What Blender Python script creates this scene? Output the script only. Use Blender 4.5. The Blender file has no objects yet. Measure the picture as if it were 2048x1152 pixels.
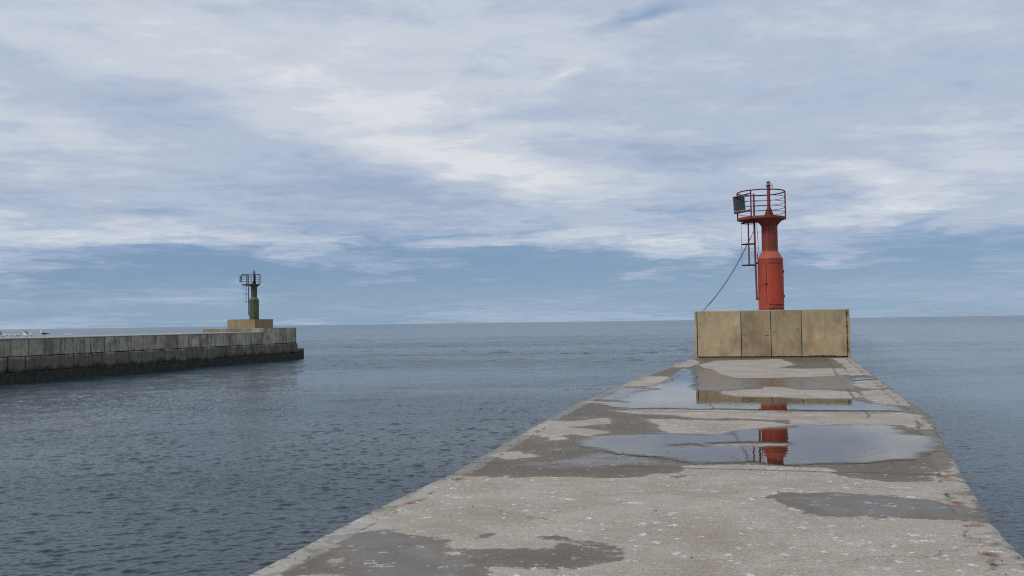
import bpy, bmesh, math, random
import numpy as np
from mathutils import Vector, Matrix
rad = math.radians
random.seed(7)
rng = np.random.default_rng(11)
scene = bpy.context.scene
C = scene.collection

# ------------------------------------------------------------------ camera
EYE = 1.65
SEA = -2.05
pit, roll = math.atan(69/1764), 0.0137
Fv = Vector((0, math.cos(pit), math.sin(pit)))
R0 = Vector((1, 0, 0)); U0 = Vector((0, -math.sin(pit), math.cos(pit)))
Rv = R0*math.cos(roll) - U0*math.sin(roll)
Uv = R0*math.sin(roll) + U0*math.cos(roll)
cam_d = bpy.data.cameras.new('camera')
cam = bpy.data.objects.new('camera', cam_d); C.objects.link(cam)
cam.matrix_world = Matrix(((Rv.x, Uv.x, -Fv.x, 0), (Rv.y, Uv.y, -Fv.y, 0), (Rv.z, Uv.z, -Fv.z, EYE), (0, 0, 0, 1)))
cam_d.sensor_width = 36; cam_d.lens = 36*1764/2048
cam_d.clip_start = 0.05; cam_d.clip_end = 100000
scene.camera = cam

# ------------------------------------------------------------------ light and sky
sun_dir = Vector((-0.76, -0.46, 0.62)).normalized()
sun_d = bpy.data.lights.new('sun', 'SUN'); sun_d.energy = 1.35; sun_d.angle = rad(12); sun_d.color = (1, 0.94, 0.86)
sun = bpy.data.objects.new('sun', sun_d); C.objects.link(sun)
sun.rotation_euler = sun_dir.to_track_quat('Z', 'Y').to_euler(); sun.location = (-10, -10, 20)
scene.view_settings.view_transform = 'Standard'; scene.view_settings.look = 'None'
scene.view_settings.exposure = 0; scene.view_settings.gamma = 1
scene.cycles.use_denoising = False; scene.cycles.filter_width = 1.1; scene.cycles.max_bounces = 6; scene.cycles.glossy_bounces = 4; scene.cycles.transparent_max_bounces = 8

class N:
    """small helper to write shader graphs as expressions"""
    def __init__(s, tree): s.t = tree
    def node(s, typ, **kw):
        n = s.t.nodes.new(typ)
        for k, v in kw.items(): setattr(n, k, v)
        return n
    def put(s, sock, v):
        if isinstance(v, bpy.types.NodeSocket): s.t.links.new(v, sock)
        elif v is not None:
            if hasattr(sock.default_value, '__len__') and not hasattr(v, '__len__'): v = (v,)*len(sock.default_value)
            if hasattr(v, '__len__') and len(sock.default_value) == 4 and len(v) == 3: v = (*v, 1)
            sock.default_value = v
    def m(s, op, a, b=None, c=None, clamp=False):
        n = s.node('ShaderNodeMath', operation=op, use_clamp=clamp)
        for i, v in enumerate((a, b, c)):
            if v is not None: s.put(n.inputs[i], v)
        return n.outputs[0]
    def add(s, a, b): return s.m('ADD', a, b)
    def mul(s, a, b): return s.m('MULTIPLY', a, b)
    def vm(s, op, a, b=None, out=0):
        n = s.node('ShaderNodeVectorMath', operation=op); s.put(n.inputs[0], a)
        if b is not None: s.put(n.inputs[1], b)
        return n.outputs[out]
    def mapr(s, v, a, b, c=0., d=1., smooth=True):
        n = s.node('ShaderNodeMapRange', interpolation_type='SMOOTHSTEP' if smooth else 'LINEAR')
        for i, x in zip((0, 1, 2, 3, 4), (v, a, b, c, d)): s.put(n.inputs[i], x)
        return n.outputs[0]
    def mapping(s, v, loc=(0,0,0), rot=(0,0,0), scale=(1,1,1), typ='POINT'):
        n = s.node('ShaderNodeMapping', vector_type=typ); s.put(n.inputs[0], v)
        n.inputs[1].default_value = loc; n.inputs[2].default_value = rot; n.inputs[3].default_value = scale
        return n.outputs[0]
    def noise(s, v, scale=1., detail=4., rough=.5, dist=0., out=0):
        n = s.node('ShaderNodeTexNoise'); s.put(n.inputs['Vector'], v)
        n.inputs['Scale'].default_value = scale; n.inputs['Detail'].default_value = detail
        n.inputs['Roughness'].default_value = rough; n.inputs['Distortion'].default_value = dist
        return n.outputs[out]
    def mix(s, f, a, b, blend='MIX'):
        n = s.node('ShaderNodeMix', data_type='RGBA', blend_type=blend); s.put(n.inputs[0], f); s.put(n.inputs[6], a); s.put(n.inputs[7], b)
        return n.outputs[2]
    def comb(s, x=0., y=0., z=0.):
        n = s.node('ShaderNodeCombineXYZ')
        for i, v in enumerate((x, y, z)): s.put(n.inputs[i], v)
        return n.outputs[0]
    def sep(s, v):
        n = s.node('ShaderNodeSeparateXYZ'); s.put(n.inputs[0], v); return n.outputs
    def attr(s, name): return s.node('ShaderNodeAttribute', attribute_name=name).outputs['Fac']
    def bump(s, h, strength=.3, dist=.01, normal=None):
        n = s.node('ShaderNodeBump')
        s.put(n.inputs['Strength'], strength); s.put(n.inputs['Distance'], dist); s.put(n.inputs['Height'], h)
        if normal is not None: s.put(n.inputs['Normal'], normal)
        return n.outputs[0]

# ---- world: physical blue sky seen through a high cloud layer
world = bpy.data.worlds.new('World'); scene.world = world; world.use_nodes = True
wt = world.node_tree; wt.nodes.clear(); g = N(wt)
dirv = g.node('ShaderNodeTexCoord').outputs['Generated']
dx, dy, dz = g.sep(dirv)
az = g.m('ARCTAN2', dx, dy)
el = g.m('ARCSINE', dz)
elp = g.m('MAXIMUM', el, 0.0)
zc = g.add(g.m('MAXIMUM', dz, 0.0), 0.07)
plane = g.comb(g.m('DIVIDE', dx, zc), g.m('DIVIDE', dy, zc), 0.0)          # cloud sheet seen in perspective
ae = g.comb(az, el, 0.0)
w1 = g.noise(plane, 0.55, 4, .55, out=1)
w2 = g.noise(plane, 2.0, 5, .6, out=1)
warp = g.vm('ADD', g.vm('MULTIPLY', g.vm('SUBTRACT', w1, (.5,.5,.5)), (.20,.060,0)), g.vm('MULTIPLY', g.vm('SUBTRACT', w2, (.5,.5,.5)), (.15,.045,0)))
aew = g.vm('ADD', ae, warp)
def blobs(lst):
    tot = None
    for px, py, rx, ry, rot, amp in lst:
        a = math.atan((px-1024)/1764); e = math.atan((645-.0137*(px-1024)-py)/1764)
        v = g.mapping(g.vm('SUBTRACT', aew, (a, e, 0)), rot=(0, 0, rad(rot)), scale=(1, 1, 1))
        v = g.vm('MULTIPLY', v, (1764/rx/2.0, 1764/ry/2.0, 0))
        r = g.vm('LENGTH', v, out=1)
        b = g.mapr(r, 1.0, 0.0, 0.0, amp*.58)
        tot = b if tot is None else g.add(tot, b)
    return tot
bright = blobs([(980,340,400,90,13,.66),(680,225,520,120,12,.20),(1010,365,170,26,8,.35),(60,165,150,45,8,.35),(160,300,320,34,6,.5),(120,474,220,18,2,.5),
    (1720,362,170,26,12,.75),(1760,425,130,18,-6,.6),(560,472,240,26,5,.30),(900,110,500,110,5,.30),(1500,80,500,120,0,.12),(1170,486,170,34,6,.38),(1380,495,130,28,6,.25),
    (1990,320,180,60,10,.35),(1150,605,170,14,-2,.4),(300,60,380,60,12,.15),(1160,140,60,16,-25,.4),(1850,588,90,8,2,.35),(980,590,260,8,1,.2),(1900,60,250,70,0,.12),
    (300,245,400,34,14,-.40),(540,345,470,34,9,-.50),(900,425,380,45,5,-.45),(1270,305,240,20,4,-.5),(1330,385,380,50,3,-.4),
    (960,245,170,16,-4,-.4),(1640,190,460,150,4,-.22),(1300,190,240,70,0,-.15),(1800,500,300,26,3,-.25),(200,440,420,24,3,-.35),(620,90,230,40,10,-.2)])
bluem = blobs([(830,520,460,50,2,.78),(1240,545,320,46,2,.72),(1830,560,380,60,-1,.62),(1990,475,170,36,0,.4),(700,500,160,14,4,.3),(1120,518,120,12,0,.35),(420,600,700,60,2,.5),(1000,600,900,50,0,.35),
    (1315,12,75,11,-16,1.0),(1180,250,120,20,0,.15),(1420,0,60,10,-10,.4),(250,560,350,40,0,.25),(1500,600,500,50,0,.25),(700,560,300,30,0,.3)])
streak = g.noise(g.mapping(g.vm('ADD', plane, g.vm('MULTIPLY', w1, (.5,.5,0))), rot=(0,0,rad(-62)), scale=(.9, 2.2, 1)), 0.9, 7, .58)
fine = g.noise(plane, 3.2, 8, .62)
band = g.noise(g.vm('MULTIPLY', g.vm('ADD', ae, g.vm('MULTIPLY', warp, (.5,.35,0))), (3.0, 46, 0)), 1.0, 7, .6)
st = g.mapr(streak, .32, .68, -1, 1, False); fi = g.mapr(fine, .3, .7, -1, 1, False); bd = g.mapr(band, .3, .7, -1, 1, False)
low = g.mapr(el, .12, .03)
wisp = g.mapr(g.noise(g.vm('ADD', g.vm('MULTIPLY', plane, (1,1.3,0)), g.vm('MULTIPLY', w2, (.35,.35,0))), 5.5, 9, .66), .3, .7, -1, 1, False)
crisp = g.mul(g.mapr(g.noise(g.vm('ADD', g.vm('MULTIPLY', plane, (1.2,2.2,0)), g.vm('MULTIPLY', w2, (.5,.5,0))), 3.0, 10, .68), .50, .66), g.mapr(bright, -.05, .35, .12, 1.))
tex = g.add(g.add(g.add(g.mul(crisp, .12), g.mul(st, .10)), g.add(g.mul(fi, .11), g.mul(wisp, .09))), g.mul(bd, g.add(.03, g.mul(low, .16))))
L = g.add(g.mul(g.add(bright, tex), .90), .595)
ramp = g.node('ShaderNodeValToRGB'); g.put(ramp.inputs[0], L)
cr = ramp.color_ramp; cr.interpolation = 'EASE'
cols = [(0.0,(.275,.352,.490)),(.3,(.355,.432,.580)),(.55,(.452,.520,.650)),(.8,(.580,.632,.715)),(1.0,(.715,.738,.775))]
cr.elements[0].position = cols[0][0]; cr.elements[0].color = (*cols[0][1],1)
cr.elements[1].position = cols[-1][0]; cr.elements[1].color = (*cols[-1][1],1)
for p, c in cols[1:-1]:
    e_ = cr.elements.new(p); e_.color = (*c,1)
cloud = ramp.outputs[0]
hazecol = g.mix(g.mapr(el, .0, .07), (.205,.375,.575,1), (.110,.255,.485,1))
blueish = g.add(g.add(bluem, g.mul(g.mapr(el, .14, .02), .40)), g.mul(g.add(g.mul(bd, .62), g.mul(fi, .22)), g.mapr(el, .06, .18, 1.0, .15)))
puff = g.mapr(g.noise(g.vm('MULTIPLY', aew, (7.5, 24, 0)), 1.0, 8, .62), .32, .68, -1, 1, False)
blueish = g.add(blueish, g.mul(puff, g.mul(g.mapr(el, .012, .05, .15, .62), g.mapr(el, .17, .09))))

blueish = g.m('SUBTRACT', blueish, g.mul(g.m('MAXIMUM', bright, 0), .35))
cloud = g.mix(g.m('MINIMUM', g.m('MAXIMUM', g.mul(blueish, .85), 0), .80), cloud, hazecol)
gap = g.m('MINIMUM', g.m('MAXIMUM', g.mul(g.m('SUBTRACT', blueish, .35), .45), .03), .22)
sky = g.node('ShaderNodeTexSky', sky_type='NISHITA', sun_disc=False)
sky.sun_elevation = math.asin(sun_dir.z); sky.sun_rotation = math.atan2(sun_dir.x, sun_dir.y); sky.dust_density = 1.0
b1 = g.node('ShaderNodeBackground'); g.put(b1.inputs[0], sky.outputs[0]); b1.inputs[1].default_value = .08
b2 = g.node('ShaderNodeBackground'); g.put(b2.inputs[0], cloud); b2.inputs[1].default_value = 1.0
mx = g.node('ShaderNodeMixShader'); g.put(mx.inputs[0], gap); wt.links.new(b2.outputs[0], mx.inputs[1]); wt.links.new(b1.outputs[0], mx.inputs[2])
wt.links.new(mx.outputs[0], g.node('ShaderNodeOutputWorld').inputs[0])

# plan outlines in metres (x to the right, y away), worked out for the level deck at z = 0
LEFT_EDGE = [(-1.81,5.9),(-1.68,6.37),(-1.5,7.09),(-1.23,8.09),(-0.94,9.1),(-0.71,9.79),(-0.5,10.72),(-0.15,12.2),(0.16,13.48),(0.66,15.58),(1.46,18.64),(2.39,21.71),(4.06,27.2),(6.22,33.81),(7.86,38.49)]
RIGHT_EDGE = [(3.5,6.15),(3.64,6.58),(3.85,7.21),(4.07,7.75),(4.41,8.6),(4.78,9.51),(5.38,10.98),(5.76,11.93),(6.17,12.93),(7.13,15.21),(7.76,17.32),(8.76,20.43),(10.48,25.75),(14.0,36.6)]
WET = [[(8.31,40.57),(14.69,38.26),(7.99,17.62),(6.49,13.52),(5.36,10.78),(4.71,9.62),(4.5,9.51),(4.13,9.06),(3.96,9.01),(3.62,9.18),(3.39,9.32),(3.42,9.8),(3.32,9.84),(3.04,9.86),(2.68,10.1),(2.39,10.2),(1.91,10.24),(1.8,9.73),(1.46,9.57),(1.29,9.25),(0.81,9.28),(0.69,9.44),(0.06,9.55),(-0.64,9.73),(-0.85,9.44),(0.09,13.49),(0.66,16.17),(4.2,28.19)],[(-1.47,6.97),(-1.36,7.08),(-1.02,7.14),(-0.78,6.96),(-0.64,6.86),(-0.52,6.7),(-0.55,6.55),(-0.46,6.49),(-0.38,6.54),(0.01,6.5),(0.27,6.45),(0.39,6.62),(0.55,6.5),(0.75,6.4),(0.71,6.21),(0.44,6.07),(0.16,5.94),(-0.16,5.93),(-0.23,5.69),(-1.0,5.72),(-1.13,6.0),(-1.33,6.06),(-1.43,5.9),(-1.57,5.98),(-1.49,6.33),(-1.44,6.54),(-1.43,6.72)],[(0.22,6.88),(0.35,6.9),(0.43,6.74),(0.63,6.64),(0.77,6.51),(0.86,6.54),(0.76,6.43),(0.48,6.56),(0.28,6.78)],[(2.33,8.21),(2.6,8.46),(2.84,8.44),(3.39,8.33),(3.77,8.05),(3.92,7.76),(4.07,7.64),(3.92,7.29),(3.65,7.3),(3.08,7.38),(2.83,7.46),(2.54,7.55),(2.51,7.7),(2.46,7.94)],[(4.02,7.87),(4.02,7.57),(3.88,7.23),(3.78,7.27),(3.78,7.44)],[(1.65,9.34),(1.84,9.5),(1.83,9.38),(1.7,9.25)],[(-0.28,6.9),(-0.21,6.96),(-0.22,6.84),(-0.27,6.81)]]
DRY = [[(8.1,35.61),(11.05,36.54),(10.15,31.73),(8.99,29.98),(9.59,29.19),(10.89,29.22),(9.83,25.85),(8.45,25.22),(7.18,24.88),(6.35,25.06),(6.29,26.67),(6.72,29.32),(6.55,30.64),(6.85,32.67)],[(13.12,36.44),(13.86,36.19),(12.23,31.13),(11.48,29.06),(11.04,29.43),(12.32,33.42)],[(11.09,29.47),(11.41,28.77),(10.28,25.23),(10.19,25.58),(9.69,25.37),(9.98,26.36)],[(4.78,20.49),(5.49,20.96),(5.89,20.89),(6.14,21.6),(6.51,21.27),(6.68,20.62),(7.34,20.33),(7.64,19.71),(7.2,18.49),(6.58,18.35),(5.89,18.46),(5.57,18.75),(4.8,19.13),(4.63,19.84)],[(8.87,23.1),(9.42,23.46),(9.65,23.33),(9.0,21.32),(8.77,20.73),(8.48,20.63),(8.2,20.83),(8.32,21.44)],[(7.91,20.0),(8.63,20.45),(8.56,19.88),(8.19,18.63),(7.72,17.33),(7.41,16.47),(7.32,16.58),(7.13,16.9),(7.0,17.12),(7.15,18.08),(7.43,19.0)],[(1.78,16.63),(2.33,16.59),(3.21,16.47),(3.88,16.23),(4.69,15.94),(4.81,15.75),(6.81,15.34),(6.86,15.01),(6.47,13.89),(6.2,13.03),(5.91,13.06),(5.97,13.73),(5.71,13.77),(5.02,13.93),(4.44,13.86),(4.32,13.82),(4.58,14.69),(4.32,14.57),(3.58,14.97),(3.24,14.92),(2.76,15.55),(2.21,15.79)],[(2.26,14.83),(2.7,14.87),(3.24,14.62),(3.79,14.5),(4.21,14.22),(4.33,13.8),(3.83,13.55),(3.34,13.24),(2.94,12.93),(2.55,13.09),(2.27,13.12),(2.17,13.61),(2.29,13.98),(2.24,14.4)],[(0.53,14.82),(0.96,14.63),(1.35,14.91),(1.51,15.08),(1.67,15.06),(1.63,14.6),(1.47,14.27),(1.12,14.14),(0.79,14.06),(1.01,13.91),(1.2,13.72),(1.4,13.47),(1.36,13.25),(1.02,12.86),(0.92,13.01),(0.92,13.15),(0.67,13.04),(0.75,12.48),(0.43,12.32),(0.48,12.64),(0.35,12.93),(0.14,13.09),(0.24,13.68)],[(-0.28,11.09),(-0.2,11.45),(-0.04,11.49),(0.12,11.31),(0.27,11.25),(0.27,11.02),(0.11,10.88),(-0.07,10.89)],[(3.02,21.03),(3.21,21.57),(3.39,21.54),(3.1,20.82)],[(2.74,22.28),(3.28,24.25),(3.93,26.3),(4.55,26.16),(4.52,25.58),(3.88,23.39),(3.5,22.47)],[(1.4,18.13),(1.54,18.33),(2.15,18.12),(2.15,17.96),(1.63,17.93)],[(5.53,31.25),(5.97,32.46),(7.33,36.79),(7.62,36.94),(7.06,33.58),(6.27,31.48),(5.86,31.16)],[(0.53,11.55),(0.59,11.52),(0.59,11.45)],[(2.09,11.65),(2.29,11.78),(2.32,11.72),(2.13,11.61)],[(2.65,11.86),(3.1,11.89),(3.55,11.79),(3.56,11.71),(3.07,11.78),(2.68,11.8)],[(1.16,15.32),(1.42,15.22),(1.21,15.19)],[(-0.55,6.45),(-0.43,6.46),(-0.25,6.32),(-0.32,6.27)],[(-1.43,6.81),(-1.36,6.75),(-1.45,6.63),(-1.51,6.55)],[(-1.34,6.37),(-1.23,6.39),(-1.18,6.28),(-1.27,6.26)]]
POOLS = [('upper',[(4.11,23.63),(5.14,27.45),(6.21,30.46),(5.29,25.47),(4.32,20.87),(4.67,20.22),(4.74,18.89),(5.5,18.52),(6.5,18.13),(6.9,18.07),(6.9,17.53),(6.84,16.99),(7.17,16.55),(7.07,16.0),(6.84,15.47),(4.88,15.98),(3.91,16.33),(2.26,16.64),(1.83,17.04),(1.73,17.62),(2.08,18.27),(2.92,21.12),(3.54,22.64)]),('lower',[(0.9,12.29),(1.17,12.79),(1.74,13.06),(2.13,13.02),(2.87,12.87),(3.32,13.19),(3.74,13.43),(4.16,13.44),(4.43,13.81),(4.99,13.85),(5.67,13.66),(5.87,13.49),(5.46,12.5),(5.75,12.19),(5.63,11.71),(5.18,10.87),(4.71,10.29),(4.12,9.95),(3.54,9.88),(3.02,10.02),(2.77,10.21),(2.42,10.17),(2.0,10.3),(1.82,10.55),(1.39,10.82),(0.95,11.27),(0.79,11.82)]),('side',[(12.17,31.94),(11.8,29.93),(11.41,28.89),(11.14,29.15)]),('side2',[(9.48,24.82),(9.7,24.34),(9.86,24.09),(9.73,23.59),(9.3,23.6),(8.94,23.28)])]
FILM = [[(-1.47,6.97),(-1.36,7.06),(-1.01,7.11),(-0.78,6.96),(-0.64,6.86),(-0.52,6.7),(-0.55,6.55),(-0.32,6.32),(-0.26,6.24),(-0.21,5.83),(-0.19,5.69),(-1.0,5.72),(-1.13,6.0),(-1.31,6.21),(-1.44,6.54)],[(2.41,8.21),(2.62,8.39),(3.38,8.31),(3.75,8.02),(3.87,7.73),(3.76,7.51),(3.54,7.38),(3.1,7.41),(2.84,7.5),(2.55,7.59),(2.54,7.75),(2.5,7.97)],[(6.17,29.46),(6.59,28.76),(6.29,24.81),(7.11,24.63),(9.48,25.45),(8.86,23.05),(7.95,20.51),(6.75,20.85),(6.19,21.79),(4.8,20.78),(4.4,21.16)],[(0.43,10.67),(1.07,11.26),(1.6,10.65),(1.98,10.22),(1.31,10.23),(1.06,10.05),(0.4,10.1)],[(1.72,18.89),(2.71,22.28),(2.95,21.82),(3.6,22.11),(5.79,30.35),(6.0,29.51),(4.29,24.29),(2.86,19.98),(2.48,18.76),(2.12,18.53)],[(-0.04,10.49),(0.25,10.61),(0.68,10.52),(1.36,10.19),(0.92,9.98),(0.38,10.11)]]

# ------------------------------------------------------------------ object helpers
def tag(o, label=None, cat=None, group=None, kind=None):
    if label: o['label'] = label
    if cat: o['category'] = cat
    if group: o['group'] = group
    if kind: o['kind'] = kind
    return o
def empty(name, loc=(0,0,0), rz=0, **kw):
    o = bpy.data.objects.new(name, None); C.objects.link(o); o.location = loc; o.rotation_euler = (0,0,rz)
    o.empty_display_size = .3
    return tag(o, **kw)
def link(name, me, mat, parent=None):
    o = bpy.data.objects.new(name, me); C.objects.link(o)
    if mat: me.materials.append(mat)
    if parent: o.parent = parent
    return o
def obj(name, bm, mat, parent=None, smooth=False, loc=None):
    bmesh.ops.recalc_face_normals(bm, faces=bm.faces)
    me = bpy.data.meshes.new(name); bm.to_mesh(me); bm.free()
    if smooth:
        me.polygons.foreach_set('use_smooth', [True]*len(me.polygons)); me.set_sharp_from_angle(angle=rad(38))
    o = link(name, me, mat, parent)
    if loc: o.location = loc
    return o
def box(bm, x0, x1, y0, y1, z0, z1, bev=0, M=None):
    t = bmesh.new(); bmesh.ops.create_cube(t, size=1)
    for v in t.verts:
        v.co = Vector(((x0+x1)/2+v.co.x*(x1-x0), (y0+y1)/2+v.co.y*(y1-y0), (z0+z1)/2+v.co.z*(z1-z0)))
    if bev: bmesh.ops.bevel(t, geom=t.edges[:], offset=bev, segments=2, affect='EDGES', profile=.6)
    if M: t.transform(M)
    me = bpy.data.meshes.new('t'); t.to_mesh(me); t.free(); bm.from_mesh(me); bpy.data.meshes.remove(me)
def tube(bm, pts, r, seg=8, closed=False, cap=True):
    pts = [Vector(p) for p in pts]; n = len(pts); rings = []
    for i, p in enumerate(pts):
        if closed: d = pts[(i+1) % n]-pts[i-1]
        else: d = pts[min(i+1, n-1)]-pts[max(i-1, 0)]
        d.normalize()
        up = Vector((0,0,1)) if abs(d.z) < .9 else Vector((0,1,0))
        a = d.cross(up).normalized(); b = d.cross(a)
        rr = r[i] if hasattr(r, '__len__') else r
        rings.append([bm.verts.new(p+(a*math.cos(t)+b*math.sin(t))*rr) for t in (2*math.pi*k/seg for k in range(seg))])
    for i in range(n if closed else n-1):
        A, B = rings[i], rings[(i+1) % n]
        for k in range(seg): bm.faces.new((A[k], A[(k+1) % seg], B[(k+1) % seg], B[k]))
    if cap and not closed: bm.faces.new(rings[0]); bm.faces.new(rings[-1])
def lathe(bm, prof, seg=48, cx=0, cy=0, capb=True, capt=True):
    rings = [[bm.verts.new((cx+r*math.cos(2*math.pi*k/seg), cy+r*math.sin(2*math.pi*k/seg), z)) for k in range(seg)] for r, z in prof]
    for A, B in zip(rings, rings[1:]):
        for k in range(seg): bm.faces.new((A[k], A[(k+1) % seg], B[(k+1) % seg], B[k]))
    if capb: bm.faces.new(rings[0])
    if capt: bm.faces.new(rings[-1])
def material(name):
    m = bpy.data.materials.new(name); m.use_nodes = True; t = m.node_tree; t.nodes.clear(); k = N(t)
    out = k.node('ShaderNodeOutputMaterial'); p = k.node('ShaderNodeBsdfPrincipled'); t.links.new(p.outputs[0], out.inputs[0])
    return m, k, p, out
def fbm(x, y, seed, octaves=4, f0=1.):
    """numpy value noise, about -1..1"""
    tot = np.zeros_like(x); amp = 1.; norm = 0.; r = np.random.default_rng(seed)
    for o in range(octaves):
        T = r.random((256, 256))*2-1; X = x*f0+37.3*o; Y = y*f0+11.7*o
        xi = np.floor(X).astype(int); yi = np.floor(Y).astype(int); fx = X-xi; fy = Y-yi
        fx = fx*fx*(3-2*fx); fy = fy*fy*(3-2*fy)
        a = T[yi & 255, xi & 255]; b = T[yi & 255, (xi+1) & 255]; c = T[(yi+1) & 255, xi & 255]; d = T[(yi+1) & 255, (xi+1) & 255]
        tot += amp*((a*(1-fx)+b*fx)*(1-fy)+(c*(1-fx)+d*fx)*fy); norm += amp; amp *= .5; f0 *= 2
    return tot/norm
def sdf(X, Y, poly):
    """signed distance to an outline in plan, negative inside"""
    d = np.full(X.shape, 1e9); inside = np.zeros(X.shape, bool); n = len(poly)
    for i in range(n):
        ax, ay = poly[i]; bx, by = poly[(i+1) % n]; ex, ey = bx-ax, by-ay
        wx, wy = X-ax, Y-ay; t = np.clip((wx*ex+wy*ey)/(ex*ex+ey*ey+1e-12), 0, 1)
        d = np.minimum(d, (wx-ex*t)**2+(wy-ey*t)**2)
        c = (ay > Y) != (by > Y)
        inside ^= c & (X < (bx-ax)*(Y-ay)/((by-ay) if by != ay else 1e-12)+ax)
    return np.where(inside, -1, 1)*np.sqrt(d)
def grid_mesh(name, V, nr, nc, attrs, mat, extra_verts=None, extra_faces=None):
    me = bpy.data.meshes.new(name)
    idx = np.arange(nr*nc).reshape(nr, nc)
    q = np.stack([idx[:-1,:-1], idx[:-1,1:], idx[1:,1:], idx[1:,:-1]], -1).reshape(-1, 4)
    nf = len(q); me.vertices.add(len(V)); me.vertices.foreach_set('co', V.astype(np.float32).ravel())
    me.loops.add(nf*4); me.loops.foreach_set('vertex_index', q.astype(np.int32).ravel())
    me.polygons.add(nf); me.polygons.foreach_set('loop_start', np.arange(0, nf*4, 4, dtype=np.int32))
    me.update(calc_edges=True)
    for k, a in attrs.items():
        at = me.attributes.new(k, 'FLOAT', 'POINT'); at.data.foreach_set('value', a.astype(np.float32).ravel())
    return me

# ------------------------------------------------------------------ materials
def mat_deck():
    m, k, p, out = material('wet_concrete_deck')
    pos = k.node('ShaderNodeNewGeometry').outputs['Position']
    wet, film, uL, uR = k.attr('wet'), k.attr('film'), k.attr('from_left'), k.attr('from_right'); sx = k.attr('station')
    n1 = k.noise(pos, 1.1, 6, .6); n2 = k.noise(pos, 5, 6, .65); n3 = k.noise(pos, 55, 3, .6); nb = k.noise(pos, .45, 3, .5)
    c = k.mix(k.mapr(n1, .3, .7), (.395,.328,.248,1), (.53,.458,.365,1))
    c = k.mix(k.mul(k.mapr(nb, .45, .7), .6), c, (.46,.385,.31,1))
    c = k.mix(k.mul(k.mapr(n2, .52, .8), .5), c, (.53,.51,.48,1))
    c = k.mix(k.mul(k.mapr(n2, .48, .25), .45), c, (.26,.235,.20,1))
    sp = k.mapr(n3, .35, .65, .80, 1.18); c = k.mix(1., c, k.comb(sp, sp, sp), 'MULTIPLY')
    # brushed screed lines across the pour
    br = k.noise(k.mapping(pos, rot=(0,0,rad(12)), scale=(.6, 14, 1)), 3, 4, .6)
    brv = k.mapr(br, .3, .7, .92, 1.06); c = k.mix(1., c, k.comb(brv, brv, brv), 'MULTIPLY')
    # droppings: small splats and longer smears
    def splats(scale, stretch, rot, thr, rmin, rmax, off):
        q = k.mapping(pos, loc=(off, off*2, 0), rot=(0,0,rad(rot)), scale=(1, stretch, 1))
        q = k.vm('ADD', q, k.vm('MULTIPLY', k.vm('SUBTRACT', k.noise(pos, scale*7, 4, .7, out=1), (.5,.5,.5)), (.85/scale,.85/scale,0)))
        q = k.vm('MULTIPLY', q, (1,1,0))
        v = k.node('ShaderNodeTexVoronoi', voronoi_dimensions='2D'); k.put(v.inputs['Vector'], q); v.inputs['Scale'].default_value = scale
        rs = k.sep(v.outputs['Color'])
        r = k.mapr(rs[0], 0, 1, rmin, rmax, False)
        on = k.m('LESS_THAN', rs[1], thr)
        return k.mul(on, k.mapr(v.outputs['Distance'], r, k.mul(r, .6)))
    clus = k.mapr(k.noise(pos, .8, 3, .6), .38, .6, .4, 1)
    s = k.m('MAXIMUM', splats(2.1, 1.0, 10, .5, .03, .10, 0), splats(5.5, .8, 30, .30, .06, .17, 7))
    s = k.m('MAXIMUM', s, k.mul(splats(1.3, 2.6, 5, .35, .04, .12, 3), .9))
    s = k.m('MAXIMUM', s, splats(11., 1, 0, .10, .1, .25, 5))
    s = k.mul(s, k.mapr(k.noise(pos, 22, 4, .7), .30, .44))
    s = k.mul(s, clus)
    # chalky worn patches
    ch = k.mul(k.mapr(k.noise(k.mapping(pos, scale=(1, 1.7, 1)), 2.3, 6, .68), .57, .74), k.mapr(k.noise(pos, 14, 4, .7), .35, .65))
    # dampness
    edge_n = k.add(k.mul(k.m('SUBTRACT', k.noise(pos, 3.4, 9, .74), .5), .46), k.mul(k.m('SUBTRACT', k.noise(k.mapping(pos, rot=(0,0,rad(13)), scale=(1.,2.6,1)), 6.0, 5, .7), .5), .22))
    wv = k.add(wet, edge_n)
    damp = k.mapr(wv, .025, -.025)
    damp2 = k.mapr(wv, .16, -.45)
    dark = k.mix(1., c, k.mix(damp2, (.47,.43,.365,1), (.34,.31,.265,1)), 'MULTIPLY')
    dark = k.mix(k.mul(k.mapr(k.noise(pos, 2.2, 5, .6), .45, .65), .5), dark, (.13,.105,.06,1))
    dry = k.mix(k.mul(ch, .7), c, (.66,.66,.64,1))
    dry = k.mix(k.mul(k.mapr(wv, .09, .03), .12), dry, (.6,.585,.56,1))
    col = k.mix(damp, dry, dark)
    col = k.mix(k.mul(s, k.mapr(damp, 0, 1, 1, .45)), col, (.82,.82,.79,1))
    # edge strips: joint line, rust pockets and moss
    wob = k.mul(k.m('SUBTRACT', k.noise(pos, 2.5, 4, .6), .5), .12)
    eL = k.add(uL, wob); eR = k.add(uR, wob)
    strip = k.m('MAXIMUM', k.mapr(eL, .25, .21), k.mapr(eR, .27, .22))
    col = k.mix(k.mul(strip, k.mapr(uL, .3, .5, .38, .12)), col, (.47,.455,.40,1))
    moss = k.mul(k.mapr(k.m('MINIMUM', eL, eR), .45, .05), k.mapr(k.noise(k.mapping(pos, scale=(1,.8,1)), 2.6, 5, .65), .52, .68))
    col = k.mix(k.mul(moss, .65), col, (.135,.12,.06,1))
    lineL = k.mapr(k.m('ABSOLUTE', k.m('SUBTRACT', eL, .23)), .022, .004)
    lineR = k.mapr(k.m('ABSOLUTE', k.m('SUBTRACT', eR, .25)), .034, .008)
    brk = k.mapr(k.noise(pos, 2.6, 5, .75), .50, .60)
    line = k.mul(k.m('MAXIMUM', lineL, lineR), brk)
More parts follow.
